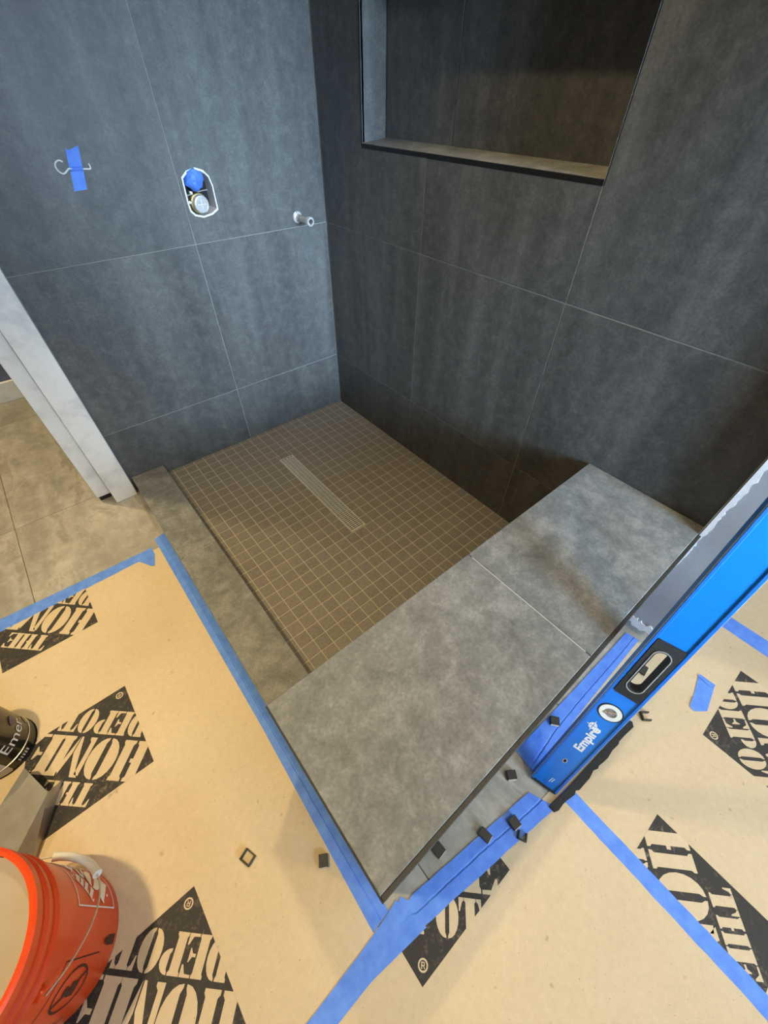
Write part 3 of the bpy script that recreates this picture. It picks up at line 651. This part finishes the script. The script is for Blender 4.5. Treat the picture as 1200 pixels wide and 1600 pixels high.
for a in range(4): cr.prism([(c0[0] + q[0] * 1.0, c0[1] + q[1] * 1.3) for q in [(0.0009 * (1 if a in (0, 3) else -1), 0.0009 * (1 if a < 2 else -1))] + arc(0, 0, 0.0066, 0.0066, 8 + 90 * a, 82 + 90 * a, 6)], LFm, -0.003, -0.0025)
for dx, dy in ((0, 1), (0, -1), (1, 0), (-1, 0)): cr.box((c0[0] + dx * 0.0105 - 0.0007 - abs(dx) * 0.0025, c0[1] + dy * 0.0135 - 0.0008 - abs(dy) * 0.003, -0.003), (c0[0] + dx * 0.0105 + 0.0007 + abs(dx) * 0.0025, c0[1] + dy * 0.0135 + 0.0008 + abs(dy) * 0.003, -0.0025))
cr.build('crosshair_emblem', 'print_w', lev)

# ragged black strip on the floor beside the level
random.seed(5)
sp = [(-0.713, -1.968), (-0.64, -1.9765), (-0.523, -1.985), (-0.339, -1.998), (-0.336, -2.006), (-0.347, -2.016)]
x = -0.347; yv = -2.016
while x > -0.70:
    x -= random.uniform(0.008, 0.03); yv = -2.016 + (x + 0.347) / (-0.36) * 0.026 + random.uniform(-0.004, 0.003); sp.append((x, yv))
sp.append((-0.712, -1.985))
MBs = MB().prism(sp, ((0, 0, Z0), (1, 0, 0), (0, 1, 0)), 0.0024, 0.0090)
tag(MBs.build('rubber_strip', 'rubber'), 'ragged black strip lying on the board beside the blue level', 'strip')

# ------------------------------------------------------------------ tile offcuts / spacers on the floor
def offcut(x, y, rz, label, kind='block', tilt=0.0, zb=None, sx=0.020, sy=0.022, sz=0.010):
    o = empty('tile_spacer', (x, y, (zb if zb is not None else ZP + 0.0012))); o.rotation_euler = (0, 0, rz); tag(o, label, 'spacer', 'small dark tile spacers')
    if kind == 'block':
        b = MB().cbox((-sx / 2, -sy / 2, 0.002), (sx / 2, sy / 2, sz), 0.0008).build('cap', 'clipk', o); b.rotation_euler = (tilt, 0, 0)
        MB().cbox((-sx / 2 + 0.001, -sy / 2 - 0.0015, 0.0), (sx / 2 - 0.001, -sy / 2 + 0.0035, sz - 0.003), 0.0006).build('pale_edge', 'clipc', o)
    elif kind == 'loop':
        m = MB(); t = 0.003; m.cbox((-sx / 2, -sy / 2, 0), (sx / 2, -sy / 2 + t, sz), 0.0005).cbox((-sx / 2, sy / 2 - t, 0), (sx / 2, sy / 2, sz), 0.0005); m.build('side_wall', 'clipk', o)
        MB().cbox((-sx / 2, -sy / 2 + t, 0), (-sx / 2 + t, sy / 2 - t, sz), 0.0005).build('end_wall', 'clipk', o)
        MB().cbox((sx / 2 - t, -sy / 2 + t, 0), (sx / 2, sy / 2 - t, sz * 0.5), 0.0005).build('end_wall', 'clipk', o)
    elif kind == 'ubend':
        t = 0.0035; MB().cbox((-sx / 2, -sy / 2, 0), (sx / 2, -sy / 2 + t, sz), 0.0006).build('side_wall', 'clipk', o)
        MB().cbox((-sx / 2, sy / 2 - t, 0), (sx / 2, sy / 2, sz), 0.0006).build('side_wall', 'clipk', o)
        MB().cbox((-sx / 2, -sy / 2 + t, 0), (-sx / 2 + t, sy / 2 - t, sz), 0.0006).build('end_wall', 'clipk', o)
    return o
offcut(-1.3869, -1.5453, 0.35, 'open square spacer on the board left of the bench', 'loop', zb=ZP, sx=0.026, sy=0.030, sz=0.012)
offcut(-1.2436, -1.672, -0.55, 'small spacer block beside the tape along the bench end', zb=ZP, sx=0.022, sy=0.026, sz=0.013)
offcut(-0.519, -1.8527, -0.9, 'black spacer block on tape between bench and round vial', zb=ZP + 0.002, sx=0.026, sy=0.024, sz=0.013)
offcut(-0.7338, -1.8574, -0.62, 'black spacer block on bare grey tile near the end of the level', zb=Z0, sx=0.026, sy=0.022, sz=0.016)
offcut(-0.8144, -1.9293, -0.15, 'spacer block on tape nearest the foot of the level', zb=ZP + 0.002, sx=0.024, sy=0.026, sz=0.015)
offcut(-0.820, -1.9610, 0.5, 'curled spacer chip at the outer tape edge near the level foot', 'ubend', zb=ZP + 0.002, sx=0.020, sy=0.022, sz=0.010)
offcut(-0.8928, -1.8971, 0.15, 'flat brown spacer at the inner tape edge, third from bench corner', zb=ZP + 0.002, sx=0.022, sy=0.030, sz=0.010)
offcut(-1.0064, -1.8413, 0.05, 'spacer on bare grey tile closest to the bench corner', zb=Z0, sx=0.026, sy=0.026, sz=0.013)
offcut(-0.2881, -2.0244, -0.75, 'u-shaped spacer on the board right of the black strip', 'ubend', zb=ZP, sx=0.026, sy=0.026, sz=0.012)
offcut(-0.153, -1.950, 0.1, 'dark spacer seen through the grip slot of the level', zb=ZP, sx=0.034, sy=0.020, sz=0.010)

# ------------------------------------------------------------------ bucket
def cone_pt(c, r0, r1, z0_, z1_, a, z, off=0.0):
    k = (z - z0_) / (z1_ - z0_); r = r0 + (r1 - r0) * k + off; return (r * math.cos(a), r * math.sin(a), z)
BC = (-1.790, -1.412); bk = empty('bucket', (BC[0], BC[1], ZP)); tag(bk, 'orange plastic bucket full of cloudy water at bottom left', 'bucket')
R0, R1, HB = 0.1300, 0.1480, 0.365
prof = [(0.0005, 0.004), (0.118, 0.004), (0.126, 0.0), (R0, 0.006)]
def rr_(z): return R0 + (R1 - R0) * z / HB
prof += [(rr_(0.27), 0.27), (rr_(0.275) + 0.006, 0.274), (rr_(0.28) + 0.006, 0.283), (rr_(0.285), 0.287), (rr_(0.305), 0.305), (rr_(0.31) + 0.006, 0.309), (rr_(0.315) + 0.006, 0.318), (rr_(0.32), 0.322), (rr_(0.342), 0.342), (rr_(0.345) + 0.008, 0.345), (rr_(0.36) + 0.008, 0.362), (rr_(0.365) + 0.003, 0.366), (rr_(0.365) - 0.003, 0.365), (rr_(0.30) - 0.004, 0.30), (R0 - 0.004, 0.010), (0.0005, 0.010)]
MB().lathe(prof, seg=72).build('bucket_body', 'orange', bk, True)
MB().lathe([(0.0005, 0.318), (rr_(0.318) - 0.0045, 0.318)], seg=64).build('water', 'fluid', bk, True)
ears = math.radians(-54)
for s_ in (0, math.pi):
    a = ears + s_; c = Vector((math.cos(a), math.sin(a), 0)); e = MB()
    e.tube([tuple(c * (rr_(0.262) - 0.001) + Vector((0, 0, 0.255))), tuple(c * (rr_(0.262) + 0.010) + Vector((0, 0, 0.255)))], [0.014, 0.011], 16); e.build('bail_ear', 'orange', bk, True)
bp = []; gp = []
hd = Vector((math.cos(ears + math.pi / 2), math.sin(ears + math.pi / 2), 0)); ed = Vector((math.cos(ears), math.sin(ears), 0))
for i in range(41):
    t = math.pi * i / 40; e_ = math.cos(t); h_ = math.sin(t)
    p = ed * (e_ * 0.155) + hd * (h_ * 0.152) + Vector((0, 0, 0.255 - 0.150 * h_)); bp.append(tuple(p))
MB().tube(bp, 0.0017, 8).build('bail_wire', 'steel', bk, True)
gr_ = MB(); gs = [Vector(p) for p in bp[15:26]]; gr_.tube([tuple(p) for p in gs], [0.0095] + [0.0085] * (len(gs) - 2) + [0.0095], 14); gr_.build('bail_grip', 'whitep', bk, True)
def wrap(parent, name, polys, mat, a0, zc, off=0.0007, r_at=rr_, step=0.012):
    m = MB()
    for P in polys:
        # densify polygon then wrap as a strip fan
        tri = tessellate_polygon([[Vector((p[0], p[1], 0)) for p in P]])
        for t in tri:
            pts = [Vector((P[i][0], P[i][1], 0)) for i in t]; todo = [pts]
            while todo:
                q = todo.pop(); L3 = [(q[i] - q[(i + 1) % 3]).length for i in range(3)]; j = L3.index(max(L3))
                if L3[j] > step:
                    mid = (q[j] + q[(j + 1) % 3]) / 2; todo.append([q[j], mid, q[(j + 2) % 3]]); todo.append([mid, q[(j + 1) % 3], q[(j + 2) % 3]])
                else:
                    k = len(m.v)
                    if (q[1] - q[0]).cross(q[2] - q[0]).z < 0: q = [q[0], q[2], q[1]]
                    for p in q:
                        zz = zc + p.y; r = r_at(zz); a = a0 + p.x / r; m.v.append(((r + off) * math.cos(a), (r + off) * math.sin(a), zz))
                    m.f.append([k, k + 1, k + 2])
    return m.build(name, mat, parent)
# white stencilled square on the bucket side
def frame_polys(x0, y0, x1, y1, t): return [rect(x0, y0, x1, y0 + t), rect(x0, y1 - t, x1, y1), rect(x0, y0 + t, x0 + t, y1 - t), rect(x1 - t, y0 + t, x1, y1 - t)]
S_ = 0.165; lg = frame_polys(-S_ / 2, -S_ / 2, S_ / 2, S_ / 2, 0.003)
for P in textline('HOME', -0.62, 0.62, -0.175, 0.190, 0.02) + textline('DEPOT', -0.40, 0.40, -0.400, -0.205, 0.02) + textline('THE', -0.24, 0.24, 0.225, 0.395, 0.02):
    Q = [((a - b) * r2 * S_, (a + b) * r2 * S_) for a, b in P]
    if all(abs(x) < S_ / 2 and abs(y_) < S_ / 2 for x, y_ in Q): lg.append(Q)
wrap(bk, 'white_square_print', lg, 'print_w', math.radians(25), 0.115)
wp = []
wp += [ellipse(0.0, 0.018, 0.006, 0.006, 12), rect(-0.008, -0.022, 0.008, 0.011)]
wrap(bk, 'figure_print', wp, 'print_k', math.radians(-33), 0.040)
wq = [rect(-0.090, 0.070, 0.050, 0.072)] + [rect(0.048, -0.06, 0.050, 0.07)]
for k in range(14): wq.append([(-0.085 + q[0], 0.055 - 0.0095 * k + q[1]) for q in rect(0, 0, random.uniform(0.030, 0.042), 0.0035)])
el = ellipse(0, 0, 0.034, 0.05, 40); ei = ellipse(0, 0, 0.030, 0.046, 40)
for i in range(40): wq.append([(el[i][0] + 0.005, el[i][1]), (el[(i + 1) % 40][0] + 0.005, el[(i + 1) % 40][1]), (ei[(i + 1) % 40][0] + 0.005, ei[(i + 1) % 40][1]), (ei[i][0] + 0.005, ei[i][1])])
wq += [[(-0.020, 0.036), (-0.016, 0.040), (0.030, -0.034), (0.026, -0.038)], rect(-0.006, -0.022, 0.016, 0.004), ellipse(0.004, 0.016, 0.008, 0.008, 12)]
wrap(bk, 'warning_print', wq, 'print_k', math.radians(-61), 0.135)

# ------------------------------------------------------------------ paint can
cn = empty('paint_can', (-1.822, -0.872, ZP)); tag(cn, 'black paint can with stained white label at left edge', 'can')
CR = 0.083
MB().lathe([(0.0005, 0.003), (CR - 0.003, 0.003), (CR - 0.001, 0.0), (CR + 0.001, 0.0015), (CR + 0.001, 0.004), (CR - 0.001, 0.006), (CR - 0.001, 0.178), (CR + 0.0015, 0.181), (CR + 0.0015, 0.187), (CR - 0.002, 0.190), (CR - 0.008, 0.188), (CR - 0.012, 0.182), (0.0005, 0.182)], seg=64).build('can_body', 'canblk', cn, True)
MB().lathe([(CR - 0.0008, 0.036), (CR + 0.0006, 0.0365), (CR + 0.0006, 0.0385), (CR - 0.0008, 0.039)], seg=64).build('seam_ring', 'steel', cn, True)
crad = lambda z: CR - 0.001
tv, tf = text_mesh('Emer.', 1.0, 0.0); mn = min(p[0] for p in tv)
tm = MB(); ca = math.radians(-62)
for p in tv:
    r = CR - 0.0004; a = ca + (p[0] - mn) * 0.046 / r; tm.v.append((r * math.cos(a), r * math.sin(a), 0.072 + p[1] * 0.050))
tm.f = tf; tm.build('brand_lettering', 'print_w', cn)
wrap(cn, 'paper_label', [rect(-0.085, -0.066, 0.0, 0.062)], 'canlab', math.radians(-78), 0.078, 0.0007, crad)
wrap(cn, 'paper_label', [rect(-0.06, -0.012, 0.0, 0.012)], 'canlab', math.radians(-80), 0.018, 0.0006, crad)
wrap(cn, 'paint_blob', [ellipse(0, 0, 0.014, 0.009, 16)], 'olive', math.radians(14), 0.050, 0.0006, crad)
wrap(cn, 'purple_mark', [ellipse(0, 0, 0.016, 0.011, 16)], 'purple', math.radians(-6), 0.115, 0.0006, crad)
wrap(cn, 'small_print', [rect(-0.016 + 0.007 * k, -0.006, -0.012 + 0.007 * k, 0.006) for k in range(5)], 'canlab', math.radians(-52), 0.020, 0.0006, crad)

# ------------------------------------------------------------------ folded sheet-metal channel between can and bucket
ch = empty('metal_channel', (-1.76, -1.10, ZP)); tag(ch, 'folded grey sheet-metal channel lying between paint can and bucket', 'channel')
L = Vector(ch.location)
def P3(x, y, z): return Vector((x, y, z)) - L
def plate(name, pts, th=0.0012):
    P = [P3(*p) for p in pts]; n = (P[1] - P[0]).cross(P[2] - P[0]).normalized() * th; m = MB(); k = len(P)
    m.v = [tuple(p) for p in P] + [tuple(p - n) for p in P]; m.f = [list(range(k)), list(reversed(range(k, 2 * k)))] + [[i, i + k, (i + 1) % k + k, (i + 1) % k] for i in range(k)]
    return m.build(name, 'galv', ch)
za = Z0 + 0.060; zb = ZP + 0.0005
plate('top_plate', [(-1.759, -1.000, za), (-1.895, -1.125, za), (-1.850, -1.243, za), (-1.721, -1.103, za)])
plate('side_plate', [(-1.7205, -1.1035, za), (-1.8497, -1.2435, za), (-1.832, -1.270, zb), (-1.704, -1.062, zb)])
plate('far_plate', [(-1.760, -1.000, za - 0.0015), (-1.775, -0.985, zb), (-1.910, -1.110, zb), (-1.896, -1.125, za - 0.0015)])

# ------------------------------------------------------------------ wall fittings
hk = [(-0.898, 1.136), (-0.907, 1.140), (-0.918, 1.135), (-0.922, 1.125), (-0.917, 1.114), (-0.908, 1.110), (-0.897, 1.116), (-0.890, 1.120), (-0.880, 1.1185), (-0.853, 1.117), (-0.835, 1.116), (-0.832, 1.121), (-0.833, 1.128)]
def smooth_path(p, n=4):
    out = []
    for i in range(len(p) - 1):
        p0, p1, p2, p3 = [Vector(p[max(0, min(len(p) - 1, k))]) for k in (i - 1, i, i + 1, i + 2)]
        for j in range(n):
            t = j / n; out.append(tuple(0.5 * ((2 * p1) + (p2 - p0) * t + (2 * p0 - 5 * p1 + 4 * p2 - p3) * t * t + (3 * p1 - p0 - 3 * p2 + p3) * t ** 3)))
    out.append(tuple(p[-1])); return out
hz = smooth_path([(x, -0.0042, z) for x, z in hk])
tag(MB().tube(hz, 0.0021, 8).build('wire_hook', 'whitep', None, True), 'white bent wire hook taped to the dark tiled wall', 'hook')
th_ = MB().prism([(-0.877, 1.164), (-0.869, 1.160), (-0.840, 1.169), (-0.8520, 1.1215), (-0.8875, 1.1215)], FL, 0.0004, 0.0008)
tp = empty('wall_tape', (-0.87, 0.0, 1.117)); tag(tp, 'short blue tape strip holding the white hook on the wall', 'tape')
def sh(m): m.v = [(x + 0.87, y, z - 1.117) for x, y, z in m.v]; return m
sh(th_).build('tape_body', 'tape', tp)
sh(MB().prism([(-0.8530, 1.1135), (-0.864, 1.069), (-0.901, 1.067), (-0.8890, 1.1135)], FL, 0.0004, 0.0008)).build('tape_body', 'tape', tp)
br = MB(); k = 0
for a, (y, z) in enumerate([(-0.0006, 1.1222), (-0.0045, 1.1215), (-0.0068, 1.1185), (-0.0066, 1.1165), (-0.0045, 1.1140), (-0.0006, 1.1128)]):
    br.v += [(-0.8875 - a * 0.0003, y, z), (-0.8520 - a * 0.0003, y, z)]
br.f = [[2 * i, 2 * i + 1, 2 * i + 3, 2 * i + 2] for i in range(5)]; sh(br).build('tape_ridge', 'tape', tp)

vv = empty('shower_valve', (VC[0], 0.0, VC[1])); tag(vv, 'shower valve body with chrome cap in the oval wall cutout', 'valve')
def vsh(m): m.v = [(x - VC[0], y, z - VC[1]) for x, y, z in m.v]; return m
so = stadium(0.985)
vsh(MB().prism(so, FL, -0.112, -0.105)).build('box_back', 'dark', vv)
vsh(MB().prism(so, FL, -0.104, -0.002, [stadium(0.90)])).build('plaster_sleeve', 'mud', vv)
vsh(MB().prism(stadium(0.89), FL, -0.066, -0.060)).build('mounting_plate', 'dark', vv)
def ycyl(m, c, pr, seg=28):   # lathe along -y at (x,z)
    k0 = len(m.v); m.lathe(pr, (0, 0, 0), seg); m.v[k0:] = [(c[0] + x, -z, c[1] + y) for x, y, z in m.v[k0:]]; return m
vsh(ycyl(MB(), (-0.524, 0.9975), [(0.0005, -0.060), (0.031, -0.060), (0.031, -0.016), (0.029, -0.014), (0.027, -0.014), (0.027, -0.004)])).build('valve_collar', 'brass', vv, True)
cp = vsh(ycyl(MB(), (-0.524, 0.9975), [(0.027, -0.010), (0.0265, 0.006), (0.025, 0.008), (0.0225, 0.0085), (0.0222, 0.0065), (0.0005, 0.0065)])).build('valve_cap', 'chrome', vv, True)
cm = MB(); cm.box((-0.524 - 0.014, -0.0069, 0.9975 - 0.0012), (-0.524 + 0.014, -0.0064, 0.9975 + 0.0012)).box((-0.524 - 0.0012, -0.0069, 0.9975 - 0.014), (-0.524 + 0.0012, -0.0064, 0.9975 + 0.014)); vsh(cm).build('cap_cross', 'steel', cp)
for (x, z) in ((-0.557, 1.003), (-0.486, 1.083), (-0.545, 1.030)): vsh(ycyl(MB(), (x, z), [(0.0005, -0.03), (0.005, -0.03), (0.005, -0.010), (0.0005, -0.009)], 12)).build('screw', 'chrome', vv, True)
vsh(MB().tube([(-0.562, -0.0 + 0.030, 1.020), (-0.500, 0.030, 1.030), (-0.478, 0.030, 1.031)], 0.0018, 6)).build('wire', 'steel', vv)
# crumpled tape wad
random.seed(21); wd = MB(); wc = Vector((-0.525, 0.012, 1.066)); rings = []
for i in range(7):
    ph = math.pi * i / 6; k = len(wd.v)
    for j in range(14):
        a = 2 * math.pi * j / 14; s_ = 1 + random.uniform(-0.13, 0.13)
        wd.v.append((wc.x + 0.034 * math.sin(ph) * math.cos(a) * s_, wc.y - 0.028 * math.cos(ph) * s_, wc.z + 0.031 * math.sin(ph) * math.sin(a) * s_))
    rings.append(k)
for a, b in zip(rings, rings[1:]):
    for j in range(14): wd.f.append([a + j, a + (j + 1) % 14, b + (j + 1) % 14, b + j])
tag(vsh(wd).build('tape_wad', 'tape', vv), 'crumpled blue tape stuffed in the top of the cutout')

pp = empty('pipe_stub', (-0.140, 0.0, 0.915)); tag(pp, 'short chrome pipe stub with flange near the corner', 'pipe')
def ps(pr, nm, mat, seg=24): m = ycyl(MB(), (0, 0), pr, seg); return m.build(nm, mat, pp, True)
ps([(0.0005, 0.0008), (0.021, 0.0008), (0.021, 0.004), (0.017, 0.008), (0.0125, 0.009), (0.0005, 0.009)], 'flange', 'chrome')
ps([(0.0115, 0.008), (0.0115, 0.085)], 'pipe', 'chrome')
ps([(0.0118, 0.030), (0.0125, 0.031), (0.0125, 0.036), (0.0118, 0.037)], 'thread_ring', 'brass')
ps([(0.0125, 0.084), (0.0155, 0.086), (0.0165, 0.092), (0.0165, 0.104), (0.015, 0.106), (0.009, 0.106), (0.009, 0.088)], 'pipe_end', 'chrome')

# a bit of clutter beyond the wall end at the right edge
tag(MB().cbox((0.46, -2.045, ZP + 0.0002), (0.78, -1.985, ZP + 0.045), 0.004).build('wood_offcut', 'white'), 'white painted wood offcut at the far right edge', 'offcut')
